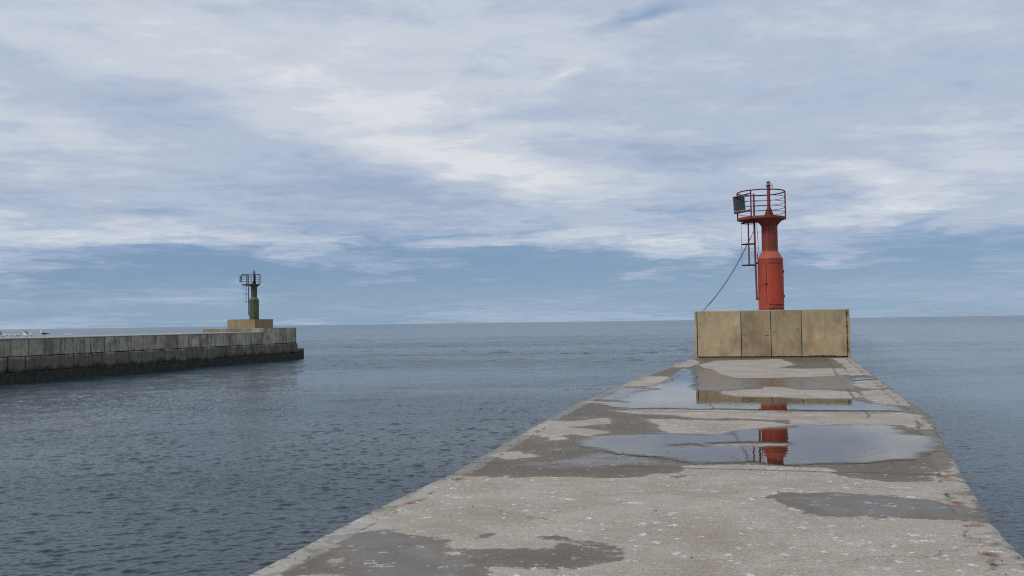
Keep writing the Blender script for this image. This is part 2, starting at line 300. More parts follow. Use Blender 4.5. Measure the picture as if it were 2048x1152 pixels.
    lip = k.mul(k.mapr(k.m('MINIMUM', uL, uR), .11, .03), k.mapr(k.noise(k.mapping(pos, scale=(1,1.3,1)), 5.5, 5, .7), .50, .60))
    pits = k.mul(k.mapr(k.m('ABSOLUTE', k.m('SUBTRACT', eR, .16)), .16, .05), k.mapr(k.noise(k.mapping(pos, loc=(5,2,0), scale=(.8,1.5,1)), 3.4, 5, .7), .55, .63))
    line = k.m('MAXIMUM', line, k.m('MAXIMUM', k.mul(lip, .75), k.mul(pits, .6)))
    # long joints set in from the edges, and joints across between pours
    far = k.mapr(sx, 15.5, 17.0)
    inL = k.mul(k.mapr(k.m('ABSOLUTE', k.m('SUBTRACT', eL, .95)), .035, .010), far)
    inR = k.mul(k.mapr(k.m('ABSOLUTE', k.m('SUBTRACT', eR, 1.0)), .05, .012), k.mapr(sx, 14.7, 15.6))
    cross = None
    for st0 in (15.85, 21.9, 28.2, 34.0, 9.9, 3.9):
        cx = k.mapr(k.m('ABSOLUTE', k.m('SUBTRACT', k.add(sx, k.mul(wob, .5)), st0)), .05, .012)
        cross = cx if cross is None else k.m('MAXIMUM', cross, cx)
    cracks = k.node('ShaderNodeTexVoronoi', feature='DISTANCE_TO_EDGE', voronoi_dimensions='2D')
    k.put(cracks.inputs['Vector'], k.vm('MULTIPLY', k.vm('ADD', pos, k.vm('MULTIPLY', k.noise(pos, 1.6, 5, .7, out=1), (.8,.8,0))), (1,1,0))); cracks.inputs['Scale'].default_value = .42
    crk = k.mul(k.mapr(cracks.outputs[0], .006, .0015), k.mapr(k.noise(pos, .5, 2, .5), .50, .58))
    line = k.m('MAXIMUM', k.m('MAXIMUM', k.mul(line, .9), k.mul(k.m('MAXIMUM', inL, inR), .55)), k.m('MAXIMUM', k.mul(cross, .6), k.mul(crk, .4)))
    rustm = k.mul(k.mapr(k.m('ABSOLUTE', k.m('SUBTRACT', k.m('MINIMUM', eL, eR), .22)), .10, .02), k.mapr(k.noise(k.mapping(pos, loc=(3,1,0)), 1.9, 4, .6), .53, .61))
    col = k.mix(k.mul(rustm, .8), col, (.25,.115,.045,1))
    col = k.mix(line, col, (.075,.06,.045,1))
    k.put(p.inputs['Base Color'], col)
    # roughness: dry / damp / thin film of water
    fl = k.mapr(k.add(film, k.mul(edge_n, 1.2)), .08, -.15)
    fl = k.mul(k.mul(fl, k.mapr(k.noise(pos, 3., 5, .6), .25, .6, .45, 1.)), k.mapr(sx, 9.3, 12.5, .62, 1.))
    ro = k.m('MULTIPLY_ADD', damp, -.30, .86); ro = k.m('MULTIPLY_ADD', fl, -.42, ro)
    k.put(p.inputs['Roughness'], ro); p.inputs['IOR'].default_value = 1.4
    h = k.add(k.mul(n3, .4), k.add(k.mul(k.noise(pos, 18, 5, .65), 1.), k.mul(line, -3.)))
    k.put(p.inputs['Normal'], k.bump(h, k.mapr(k.m('MAXIMUM', fl, k.mul(damp, .45)), 0, 1, .55, .05), .012))
    return m
def mat_pool():
    m, k, p, out = material('standing_water'); k.t.nodes.remove(p)
    pos = k.node('ShaderNodeNewGeometry').outputs['Position']
    gl = k.node('ShaderNodeBsdfGlossy'); gl.inputs['Color'].default_value = (.99,.97,.94,1); gl.inputs['Roughness'].default_value = .012
    tr = k.node('ShaderNodeBsdfTransparent'); tr.inputs['Color'].default_value = (.58,.53,.45,1)
    fr = k.node('ShaderNodeFresnel'); fr.inputs['IOR'].default_value = 1.36
    rip = k.bump(k.noise(k.mapping(pos, scale=(1,1,1)), 5.5, 2, .5), 1, .0007)
    k.put(gl.inputs['Normal'], rip)
    edge = k.mapr(k.add(k.attr('depth'), k.mul(k.m('SUBTRACT', k.noise(pos, 3.2, 5, .6), .5), .35)), .07, -.20)
    mx = k.node('ShaderNodeMixShader'); k.put(mx.inputs[0], k.m('MINIMUM', k.mul(fr.outputs[0], edge), .97))
    clear = k.node('ShaderNodeBsdfTransparent')
    m2 = k.node('ShaderNodeMixShader'); k.put(m2.inputs[0], edge); k.t.links.new(clear.outputs[0], m2.inputs[1]); k.t.links.new(tr.outputs[0], m2.inputs[2])
    k.t.links.new(m2.outputs[0], mx.inputs[1]); k.t.links.new(gl.outputs[0], mx.inputs[2]); k.t.links.new(mx.outputs[0], out.inputs[0])
    return m
def mat_sea():
    m, k, p, out = material('sea_water')
    pos = k.node('ShaderNodeNewGeometry').outputs['Position']
    x, y, z = k.sep(pos)
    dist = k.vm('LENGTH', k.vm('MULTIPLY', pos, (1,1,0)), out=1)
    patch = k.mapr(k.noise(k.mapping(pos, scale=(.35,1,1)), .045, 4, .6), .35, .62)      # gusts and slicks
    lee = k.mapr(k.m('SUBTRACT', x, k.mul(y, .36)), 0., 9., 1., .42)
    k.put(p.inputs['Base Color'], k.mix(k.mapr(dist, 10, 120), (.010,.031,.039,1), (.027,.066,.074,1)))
    p.inputs['IOR'].default_value = 1.333
    k.put(p.inputs['Roughness'], k.m('MINIMUM', k.add(.07, k.mul(k.mapr(dist, 40, 900), .14)), .35))
    rp = k.mapping(pos, rot=(0,0,rad(14)), scale=(.62, 1, 1))
    h1 = k.noise(rp, 11, 3, .55)
    n = k.bump(h1, k.mul(k.mapr(patch, 0, 1, .4, 1.), lee), .042)
    h2 = k.noise(k.mapping(pos, rot=(0,0,rad(-8)), scale=(.5, 1, 1)), 3.2, 4, .65)
    n = k.bump(h2, k.mul(k.mapr(dist, 25, 110, .1, 1.), k.mul(k.mapr(patch, 0, 1, .5, 1.), lee)), .16, n)
    h3 = k.noise(k.mapping(pos, scale=(.4, 1, 1)), .28, 3, .55)
    n = k.bump(h3, k.mul(k.mapr(dist, 60, 300), .8), k.mapr(dist, 200, 2500, .7, .25), n)
    k.put(p.inputs['Normal'], n)
    return m
def mat_concrete(name, base, stain, dark, scale=1., tide=False, streaks=.5, rust=0., blotch=0.):
    m, k, p, out = material(name)
    geo = k.node('ShaderNodeNewGeometry').outputs['Position']
    pos = k.mapping(geo, rot=(0,0,rad(16)))
    pv = k.attr('panel')
    n1 = k.noise(pos, .9*scale, 5, .6); n2 = k.noise(pos, 3.5*scale, 6, .65); n3 = k.noise(pos, 40, 3, .6)
    vs = k.noise(k.mapping(pos, scale=(2.1, 2.1, .30)), 1.6*scale, 7, .68)
    c = k.mix(k.mapr(n1, .32, .68), base, stain)
    c = k.mix(k.mul(k.mapr(n2, .5, .75), .5), c, tuple(min(1, v*1.35) for v in base[:3])+(1,))
    c = k.mix(k.mul(k.mul(k.mapr(vs, .46, .62), k.mapr(k.noise(pos, .35, 3, .6), .35, .6, .35, 1.)), streaks), c, dark)
    c = k.mix(k.mul(k.mapr(n2, .45, .25), .5), c, dark)
    if blotch: c = k.mix(k.mul(k.mapr(k.noise(k.mapping(pos, scale=(1,1,.8)), .75, 5, .6), .47, .66), blotch), c, dark)
    if rust: c = k.mix(k.mul(k.mapr(k.noise(k.mapping(pos, scale=(2,2,.5)), 1.4, 5, .6), .50, .66), rust), c, (.34,.15,.05,1))
    pvn = k.mapr(pv, 0, 1, .74, 1.18, False); c = k.mix(1., c, k.comb(pvn, pvn, pvn), 'MULTIPLY')
    sp = k.mapr(n3, .3, .7, .88, 1.1); c = k.mix(1., c, k.comb(sp, sp, sp), 'MULTIPLY')
    if tide:
        z = k.sep(geo)[2]
        zz = k.add(z, k.mul(k.m('SUBTRACT', k.noise(k.mapping(pos, scale=(1,1,.5)), 1.0, 6, .7), .5), 1.5))
        c = k.mix(k.mul(k.mapr(zz, -.15, -.45), .72), c, (.085,.075,.045,1))
        c = k.mix(k.mapr(zz, -.92, -1.35), c, k.mix(k.mapr(n2, .4, .65), (.018,.018,.014,1), (.05,.046,.034,1)))
    k.put(p.inputs['Base Color'], c); p.inputs['Roughness'].default_value = .85
    k.put(p.inputs['Normal'], k.bump(k.add(k.noise(pos, 14, 5, .65), k.mul(n3, .3)), .45, .012))
    return m
def mat_paint(name, base, dull, rustc=(.06,.022,.014,1), rust=.25, top=None):
    m, k, p, out = material(name)
    tc = k.node('ShaderNodeTexCoord').outputs['Object']
    n1 = k.noise(tc, 1.6, 5, .6); n2 = k.noise(k.mapping(tc, scale=(1.6,1.6,.35)), 3.5, 6, .65); n3 = k.noise(k.mapping(tc, scale=(1,1,.7)), 7.0, 6, .7)
    c = k.mix(k.mapr(n1, .32, .68), base, dull)
    c = k.mix(k.mul(k.mapr(n2, .50, .72), .5), c, tuple(v*.55 for v in base[:3])+(1,))
    c = k.mix(k.mul(k.mapr(n2, .42, .25), .3), c, tuple(min(1, v*1.25+.03) for v in base[:3])+(1,))
    rm = k.mapr(n3, .66-rust*.25, .72-rust*.25)
    at = k.attr('rust'); rm = k.m('MAXIMUM', rm, k.mapr(k.add(at, k.mul(k.m('SUBTRACT', n3, .5), 1.6)), .45, .6))
    c = k.mix(k.mul(rm, .88), c, rustc)
    k.put(p.inputs['Base Color'], c); k.put(p.inputs['Roughness'], k.mapr(rm, 0, 1, .58, .9))
    k.put(p.inputs['Normal'], k.bump(k.add(n3, k.mul(rm, .6)), .3, .006))
    return m
def mat_plain(name, col, rough=.6, metal=0., var=.25, spec=None):
    m, k, p, out = material(name)
    tc = k.node('ShaderNodeTexCoord').outputs['Object']; v = k.mapr(k.noise(tc, 9, 4, .6), .3, .7, 1-var, 1+var)
    k.put(p.inputs['Base Color'], k.mix(1., (*col,1), k.comb(v, v, v), 'MULTIPLY')); p.inputs['Roughness'].default_value = rough; p.inputs['Metallic'].default_value = metal
    return m
def mat_cells():
    m, k, p, out = material('solar_cells')
    tc = k.node('ShaderNodeTexCoord').outputs['Object']; x, y, z = k.sep(tc)
    gx = k.m('ABSOLUTE', k.m('SUBTRACT', k.m('FRACT', k.mul(k.add(x, 10), 11.5)), .5)); gz = k.m('ABSOLUTE', k.m('SUBTRACT', k.m('FRACT', k.mul(k.add(z, 10), 12.0)), .5))
    ln = k.mapr(k.m('MAXIMUM', gx, gz), .40, .47)
    k.put(p.inputs['Base Color'], k.mix(ln, (.018,.022,.035,1), (.15,.16,.18,1))); p.inputs['Roughness'].default_value = .22
    return m
M_deck, M_pool, M_sea = mat_deck(), mat_pool(), mat_sea()
M_wall = mat_concrete('weathered_sea_wall', (.50,.455,.335,1), (.35,.315,.23,1), (.07,.062,.05,1), tide=True, streaks=.75, blotch=.45)
M_walltop = mat_concrete('pale_pier_top', (.44,.42,.36,1), (.36,.34,.30,1), (.22,.20,.16,1), streaks=.2)
M_riser = mat_concrete('yellowed_concrete_step', (.36,.32,.22,1), (.27,.24,.17,1), (.12,.10,.07,1), streaks=.4, rust=.35)
M_head = mat_concrete('dark_head_wall', (.22,.205,.16,1), (.16,.15,.12,1), (.035,.033,.03,1), tide=True, streaks=.9)
M_plinth = mat_concrete('tan_concrete_slabs', (.57,.435,.245,1), (.46,.36,.215,1), (.22,.18,.115,1), scale=.8, streaks=.35, rust=.30, blotch=.65)
M_plinth2 = mat_concrete('rusty_tan_concrete', (.34,.27,.15,1), (.26,.21,.13,1), (.12,.10,.07,1), scale=1., streaks=.5, rust=.8)
M_joint = mat_plain('black_joint', (.02,.018,.014), .9)
M_rust = mat_plain('rust', (.14,.055,.025), .9, var=.5)
M_red = mat_paint('red_paint', (.43,.058,.024,1), (.33,.044,.021,1), rust=.22)
M_redfade = mat_paint('faded_red_paint', (.30,.050,.028,1), (.23,.038,.023,1), rust=.0)
M_redpale = mat_paint('sun_bleached_red_paint', (.52,.125,.065,1), (.44,.092,.050,1), rust=.02)
M_reddoor = mat_paint('bright_red_paint', (.49,.060,.021,1), (.43,.052,.020,1), rust=.16)
M_redrail = mat_paint('dull_red_paint', (.19,.030,.024,1), (.12,.022,.018,1), rust=.2)
M_darkrail = mat_plain('rusted_steel', (.055,.020,.018), .8, var=.4)
M_green = mat_paint('green_paint', (.074,.078,.036,1), (.098,.094,.048,1), (.07,.028,.015,1), rust=.30)
M_greendoor = mat_paint('brighter_green_paint', (.080,.125,.048,1), (.10,.13,.055,1), (.08,.022,.015,1), rust=.42)
M_greenpale = mat_paint('faded_green_paint', (.15,.16,.075,1), (.12,.13,.06,1), (.07,.03,.02,1), rust=.12)
M_greenrail = mat_plain('blackened_green_steel', (.014,.016,.014), .8, var=.4)
M_frame = mat_plain('aluminium_frame', (.55,.56,.57), .4, .6, .1)
M_cells = mat_cells()
M_lens = mat_plain('lantern_lens', (.16,.21,.25), .2, 0., .1)
M_dark = mat_plain('dark_plastic', (.03,.03,.032), .5)
M_cable = mat_plain('black_cable', (.018,.018,.02), .6)

# ------------------------------------------------------------------ sea
def build_sea():
    ds = [5.0]
    while ds[-1] < 330: ds.append(ds[-1]+(.2 if ds[-1] < 11.5 else max(.034, .0026*ds[-1]) if ds[-1] < 150 else .004*ds[-1]))
    near = len(ds)
    while ds[-1] < 70000: ds.append(ds[-1]*1.12)
    d = np.array(ds)
    th = np.concatenate([np.linspace(-math.pi, -.78, 60, endpoint=False), np.linspace(-.78, .72, 1400, endpoint=False), np.linspace(.72, math.pi, 60)])
    D, T = np.meshgrid(d, th, indexing='ij'); X = D*np.sin(T); Y = D*np.cos(T)
    Z = np.zeros_like(X); sp = np.gradient(d)[:,None]*np.ones_like(X)
    sp = np.maximum(sp, D*.0011)
    r = np.random.default_rng(5)
    main = rad(105)          # travel direction of the ripples
    for i in range(110):
        lam = .15*(2.6/.15)**((i/109.)**1.3)*(1+.1*r.standard_normal()); kk = 2*math.pi/lam
        a = main+rad(30)*r.standard_normal(); ph = r.random()*6.28
        steep = .040 if lam < .30 else .040*(.30/lam)**1.5
        amp = steep/kk
        fade = np.clip((lam/sp-1.8)/1.6, 0, 1)
        Z += amp*fade*np.cos(kk*(X*math.cos(a)+Y*math.sin(a))+ph)
    mask = np.clip((D-22)/60, 0, 1)
    for i in range(50):
        lam = 1.3*(6.5/1.3)**(i/49.)*(1+.1*r.standard_normal()); kk = 2*math.pi/lam
        a = rad(112)+rad(40)*r.standard_normal()
        Z += mask*.017/kk*np.clip((lam/sp-2.2)/2.5, 0, 1)*np.cos(kk*(X*math.cos(a)+Y*math.sin(a))+r.random()*6.28)
    patch = np.clip(.80+.5*fbm(X*.35, Y, 3, 3, .07), .3, 1.3)
    lee = 1-.55*np.clip((X-.36*Y)/9., 0, 1)
    Z = Z*patch*lee
    Z += .25*np.abs(Z)
    dense = ((T > -.80) & (T < .74)); Z *= dense*np.clip((330-D)/150, 0, 1)
    V = np.stack([X, Y, Z+SEA], -1).reshape(-1, 3)
    me = grid_mesh('sea', V, len(d), len(th), {}, None)
    me.polygons.foreach_set('use_smooth', [True]*len(me.polygons))
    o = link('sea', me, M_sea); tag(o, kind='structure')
    bm = bmesh.new(); bmesh.ops.create_circle(bm, cap_ends=True, segments=48, radius=5.2)
    for v in bm.verts: v.co.z = SEA-.05
    # the sheet reaches right under the quay: close the hole behind the near ring
    me2 = bpy.data.meshes.new('s'); bm.to_mesh(me2); bm.free()
    b2 = bmesh.new(); b2.from_mesh(me); b2.from_mesh(me2); b2.to_mesh(me); b2.free(); bpy.data.meshes.remove(me2)
build_sea()

# ------------------------------------------------------------------ the near pier deck
LE = sorted(LEFT_EDGE, key=lambda p: p[1]); RE = sorted(RIGHT_EDGE, key=lambda p: p[1])
LE = [(LE[0][0]-.27*20, LE[0][1]-20)]+LE+[(LE[-1][0]+.235*12, LE[-1][1]+12)]
RE = [(RE[0][0]-.30*20, RE[0][1]-20)]+RE+[(RE[-1][0]+.235*12, RE[-1][1]+12)]
def edge_at(E, Y): return np.interp(Y, [p[1] for p in E], [p[0] for p in E])
def build_deck():
    ys = [-9.]
    while ys[-1] < 47.0: ys.append(ys[-1]+(.25 if ys[-1] < 4 else max(.03, .0032*ys[-1])))
    ys = np.array(ys); u = np.concatenate([np.linspace(0, .08, 14, endpoint=False), np.linspace(.08, .92, 200, endpoint=False), np.linspace(.92, 1, 14)])
    nr, nc = len(ys), len(u)
    # stations are skewed so that rows run square across the pier
    skew = -.235
    xl0, xr0 = edge_at(LE, ys), edge_at(RE, ys)
    chip = lambda s, f: .018*fbm(ys, ys*0+s, s, 4, f)+.07*np.minimum(0, fbm(ys, ys*0+s+9, s+1, 3, 2.2)+.28)
    Yg = np.zeros((nr, nc)); Xg = np.zeros((nr, nc))
    for j, uu in enumerate(u):
        yy = ys+skew*(uu-.5)*(xr0-xl0); xl, xr = edge_at(LE, yy), edge_at(RE, yy)
        Yg[:, j] = yy; Xg[:, j] = xl+(xr-xl)*uu
    cl, crr = chip(3, 5.), chip(17, 5.)
    Xg[:, 0] -= cl; Xg[:, -1] += crr
    W = (edge_at(RE, Yg)-edge_at(LE, Yg))
    uL = (Xg-edge_at(LE, Yg))*.965; uR = (edge_at(RE, Yg)-Xg)*.965
    wet = np.full(Xg.shape, 9.)
    wx = Xg+.09*fbm(Xg, Yg, 21, 3, 1.4); wy = Yg+.22*fbm(Xg, Yg, 22, 3, 1.0)
    for q in WET: wet = np.minimum(wet, sdf(wx, wy, q))
    for q in DRY: wet = np.maximum(wet, -sdf(wx, wy, q))
    # far strips are drained: thin dampness fades at the very edges
    film = np.full(Xg.shape, 9.)
    for q in FILM: film = np.minimum(film, sdf(wx, wy, q))
    for nm, q in POOLS: film = np.minimum(film, sdf(wx, wy, q)+.05)
    film = np.maximum(film, wet)
    Zg = .006*fbm(Xg, Yg, 8, 3, .5)-.006
    Zg = np.where(wet < 0, Zg*.2-.004, Zg)
    Zg[:, 0] -= .02; Zg[:, -1] -= .02
    V = np.stack([Xg, Yg, Zg], -1).reshape(-1, 3)
    me = grid_mesh('pier_deck', V, nr, nc, {'wet': wet, 'film': film, 'from_left': uL, 'from_right': uR, 'station': Yg-skew*(Xg-(edge_at(LE, Yg)+edge_at(RE, Yg))/2)}, None)
    me.polygons.foreach_set('use_smooth', [True]*len(me.polygons))
    o = link('pier_deck', me, M_deck); tag(o, kind='structure')
    # the quay body under the deck
    bm = bmesh.new(); n = 0; prev = None
    for i in range(0, nr, 4):
        ring = [bm.verts.new(c) for c in ((Xg[i,0], Yg[i,0], Zg[i,0]-.001), (Xg[i,0]+.02, Yg[i,0], -.25), (Xg[i,0]+.02, Yg[i,0], -4), (Xg[i,-1]-.02, Yg[i,-1], -4), (Xg[i,-1]-.02, Yg[i,-1], -.25), (Xg[i,-1], Yg[i,-1], Zg[i,-1]-.001))]
        if prev:
            for k in range(5): bm.faces.new((prev[k], prev[k+1], ring[k+1], ring[k]))
        else: bm.faces.new(ring)
        prev = ring
    bm.faces.new(prev)
    w = obj('quay_wall', bm, M_wall, o)
    return Xg, Yg, wet
Xg, Yg, WETG = build_deck()

def build_pool(poly, drys, seed, name, label):
    xs = [p[0] for p in poly]; ys = [p[1] for p in poly]
    yc = sum(ys)/len(ys); hx = max(.035, .0022*yc); hy = max(.05, .005*yc)
    X, Y = np.meshgrid(np.arange(min(xs)-.3, max(xs)+.3, hx), np.arange(min(ys)-.3, max(ys)+.3, hy))
    wx = X+.09*fbm(X, Y, 21, 3, 1.4); wy = Y+.22*fbm(X, Y, 22, 3, 1.0)
    D = sdf(wx, wy, poly)
    for q in drys: D = np.maximum(D, .03-sdf(wx, wy, q))
    D = D+.16*fbm(X, Y, seed, 4, 2.)
    D = np.maximum(D, np.maximum(edge_at(LE, Y)+.04-X, X-edge_at(RE, Y)+.04))
    bm = bmesh.new(); cache = {}; lay = bm.verts.layers.float.new('depth'); nr, nc = D.shape
    def gv(i, j):
        if (i, j) not in cache:
            v = bm.verts.new((X[i,j], Y[i,j], .004)); v[lay] = D[i,j]; cache[(i,j)] = v
        return cache[(i,j)]
    def cv(a, b):
        key = (a, b) if a < b else (b, a)
        if key not in cache:
            (i,j),(k,l) = key; t = D[i,j]/(D[i,j]-D[k,l])
            v = bm.verts.new((X[i,j]+(X[k,l]-X[i,j])*t, Y[i,j]+(Y[k,l]-Y[i,j])*t, .004)); v[lay] = 0; cache[key] = v
        return cache[key]
    ins = D < 0
    for i in range(nr-1):
        for j in range(nc-1):
            c = [(i,j),(i,j+1),(i+1,j+1),(i+1,j)]; f = [ins[q] for q in c]
            if not any(f): continue
            vs = []
            for a in range(4):
                b = (a+1) % 4
                if f[a]: vs.append(gv(*c[a]))
                if f[a] != f[b]: vs.append(cv(c[a], c[b]))
            if len(vs) > 2:
                try: bm.faces.new(vs)
                except ValueError: pass
    for fc in bm.faces:
        if fc.normal.z < 0: fc.normal_flip()
    me = bpy.data.meshes.new(name); bm.to_mesh(me); bm.free()
    o = link(name, me, M_pool); tag(o, label=label, kind='structure'); return o
POOL_LABELS = ['shallow puddle nearer the tan plinth, reflecting the slabs', 'wide puddle across mid deck reflecting the red beacon',
               'small puddle beside the right edge near the plinth', 'thin puddle strip on the right side of the deck']
for i, (nm, q) in enumerate(POOLS):
    build_pool(q, DRY, 31+i, 'puddle', POOL_LABELS[i])

def build_debris():
    bm = bmesh.new(); r = random.Random(3)
    def bit(x, y, s):
        M = Matrix.Translation((x, y, s*.25)) @ Matrix.Rotation(r.random()*6.28, 4, 'Z') @ Matrix.Diagonal((s*r.uniform(.6,1.6), s*r.uniform(.5,1), s*r.uniform(.3,.7), 1))
        res = bmesh.ops.create_icosphere(bm, subdivisions=1, radius=.5, matrix=M)
        for v in res['verts']: v.co += Vector((r.gauss(0,1), r.gauss(0,1), r.gauss(0,1)))*s*.08
    for i in range(190):      # grit washed up along the edge of the wide puddle
        t = r.random(); x = 1.0+2.3*t+r.gauss(0,.35); y = 10.9-.5*t+r.gauss(0,.45)
        bit(x, y, r.choice([.006,.008,.010,.013,.017]))
    for i in range(110):
        y = 6+24*r.random()**1.5; xl, xr = edge_at(LE, y), edge_at(RE, y)
        bit(xl+(xr-xl)*r.uniform(.05,.97), y, r.choice([.006,.008,.011,.015]))
    for i in range(70):
        y = 5.5+26*r.random(); bit(edge_at(RE, y)-.24+r.gauss(0,.05), y, r.uniform(.006,.016))
        y = 5.5+26*r.random(); bit(edge_at(LE, y)+.22+r.gauss(0,.04), y, r.uniform(.008,.022))
    o = obj('grit', bm, M_dark); tag(o, label='dark shell and stone grit scattered over the wet deck', cat='grit', kind='stuff')
build_debris()

# ------------------------------------------------------------------ plinths
def slab(bm, lay, x0, x1, y0, y1, z0, z1, bev=.012, pv=None, warp=.004):
    t = bmesh.new(); bmesh.ops.create_cube(t, size=1)
    for v in t.verts:
        v.co = Vector(((x0+x1)/2+v.co.x*(x1-x0)+random.gauss(0,warp), (y0+y1)/2+v.co.y*(y1-y0)+random.gauss(0,warp), (z0+z1)/2+v.co.z*(z1-z0)+random.gauss(0,warp)))
    bmesh.ops.bevel(t, geom=t.edges[:], offset=bev, segments=1, affect='EDGES')
    me = bpy.data.meshes.new('t'); t.to_mesh(me); t.free(); n0 = len(bm.verts); bm.from_mesh(me); bpy.data.meshes.remove(me)
    bm.verts.ensure_lookup_table(); pv = random.random() if pv is None else pv
    for v in bm.verts[n0:]: v[lay] = pv
def one_slab(name, mat, parent, *a, **k):
    bm = bmesh.new(); lay = bm.verts.layers.float.new('panel'); slab(bm, lay, *a, **k); return obj(name, bm, mat, parent)
PA, PB = Vector((8.026, 38.928, 0)), Vector((14.307, 37.452, 0))
pdir = (PB-PA).normalized(); W1 = (PB-PA).length; prz = math.atan2(pdir.y, pdir.x)
plinth = empty('plinth', ((PA+PB)/2).to_tuple(), prz, label='tan plinth of upright concrete slabs under the red beacon', cat='plinth')
HZ = 2.03; D1 = 6.4; w = W1/2
one_slab('core', M_joint, plinth, -w+.06, w-.06, .13, D1-.06, -.02, HZ-.04, pv=.5)
fx = [-w+.115, -w+.115+ (416-155)/900*W1, -w+.115+(590-155)/900*W1, -w+.115+(766-155)/900*W1, w-.11]
for i in range(4):
    s_ = one_slab('front_slab', M_plinth, plinth, fx[i]+.012, fx[i+1]-.012, 0, .12, .035, HZ-.012+random.uniform(-.006,.006), pv=(.75,.25,.3,.5)[i], warp=.002)
for sx in (-1, 1):
    x0, x1 = (-w, -w+.10) if sx < 0 else (w-.10, w)
    for j in range(4): one_slab('side_slab', M_plinth, plinth, x0, x1, .004+j*D1/4+(0 if j == 0 else .01), (j+1)*D1/4-.01, -.01, HZ-.008, pv=.6, warp=.002)
bm = bmesh.new(); lay = bm.verts.layers.float.new('panel'); slab(bm, lay, -w+.03, w-.03, .03, D1-.03, HZ-.035, HZ+.012, pv=.7, warp=.001)
obj('top_slab', bm, M_walltop, plinth)
bm = bmesh.new()       # weeds and crumbled mortar at the foot
r = random.Random(9)
for i in range(160):
    x = r.choice([r.uniform(-w+.1, w-.1), r.gauss(1.75, .45), r.gauss(2.35,.25)]); s = r.uniform(.02,.06)*(2.2 if abs(x-2.1) < .5 else 1)
    bmesh.ops.create_icosphere(bm, subdivisions=1, radius=s*.5, matrix=Matrix.Translation((x, -r.uniform(.0,.05), s*.25)) @ Matrix.Diagonal((2.2,1,.8,1)))
tag(obj('crumbled_mortar', bm, M_dark, plinth), kind='stuff')
bm = bmesh.new()
M_rec = mat_plain('stained_recess', (.17,.14,.09), .9)
bm.free()
for (x, z) in ((-1.13,.98),(-.18,.94),(.18,1.08),(1.12,1.2)):
    bm = bmesh.new(); box(bm, x-.08, x+.08, -.004, .01, z-.016, z+.016, .003); obj('lifting_recess', bm, M_rec, plinth)
bm = bmesh.new()
for i in range(26):
    z = r.uniform(.1, HZ-.1); s = r.uniform(.02,.05); box(bm, w-.125-s*.5, w-.125+s*.5+.015, -.008, .02, z, z+s*1.8, .004)
for i in range(16):
    z = r.uniform(.1, HZ-.1); s = r.uniform(.015,.03); box(bm, -w+.10-s*.5, -w+.10+s, -.008, .02, z, z+s*2, .003)
tag(obj('rusted_edge', bm, M_rust, plinth), kind='stuff')

# ------------------------------------------------------------------ beacons
def curved_door(bm, r, th0, th1, z0, z1, rc, thick, n=26, m=20):
    outer = []
    R = r+thick; cx = (th0+th1)/2; hw = (th1-th0)/2
    ringo = []
    for i in range(m+1):
        z = z0+(z1-z0)*i/m; e = min(z-z0, z1-z); cut = 0
        if e < rc: cut = rc-math.sqrt(max(0, rc*rc-(rc-e)**2))
        h = hw-cut/R
        ringo.append([bm.verts.new((R*math.sin(cx+h*(2*j/n-1)), -R*math.cos(cx+h*(2*j/n-1)), z)) for j in range(n+1)])
    for A, B in zip(ringo, ringo[1:]):
        for j in range(n): bm.faces.new((A[j], A[j+1], B[j+1], B[j]))
    bd = [e for e in bm.edges if e.is_boundary]
    ret = bmesh.ops.extrude_edge_only(bm, edges=bd)
    for v in ret['geom']:
        if isinstance(v, bmesh.types.BMVert):
            l = math.hypot(v.co.x, v.co.y); f = (r-.02)/l; v.co.x *= f; v.co.y *= f
def set_rust(o, fn):
    me = o.data; a = me.attributes.new('rust', 'FLOAT', 'POINT')
    for i, v in enumerate(me.vertices): a.data[i].value = fn(v.co)
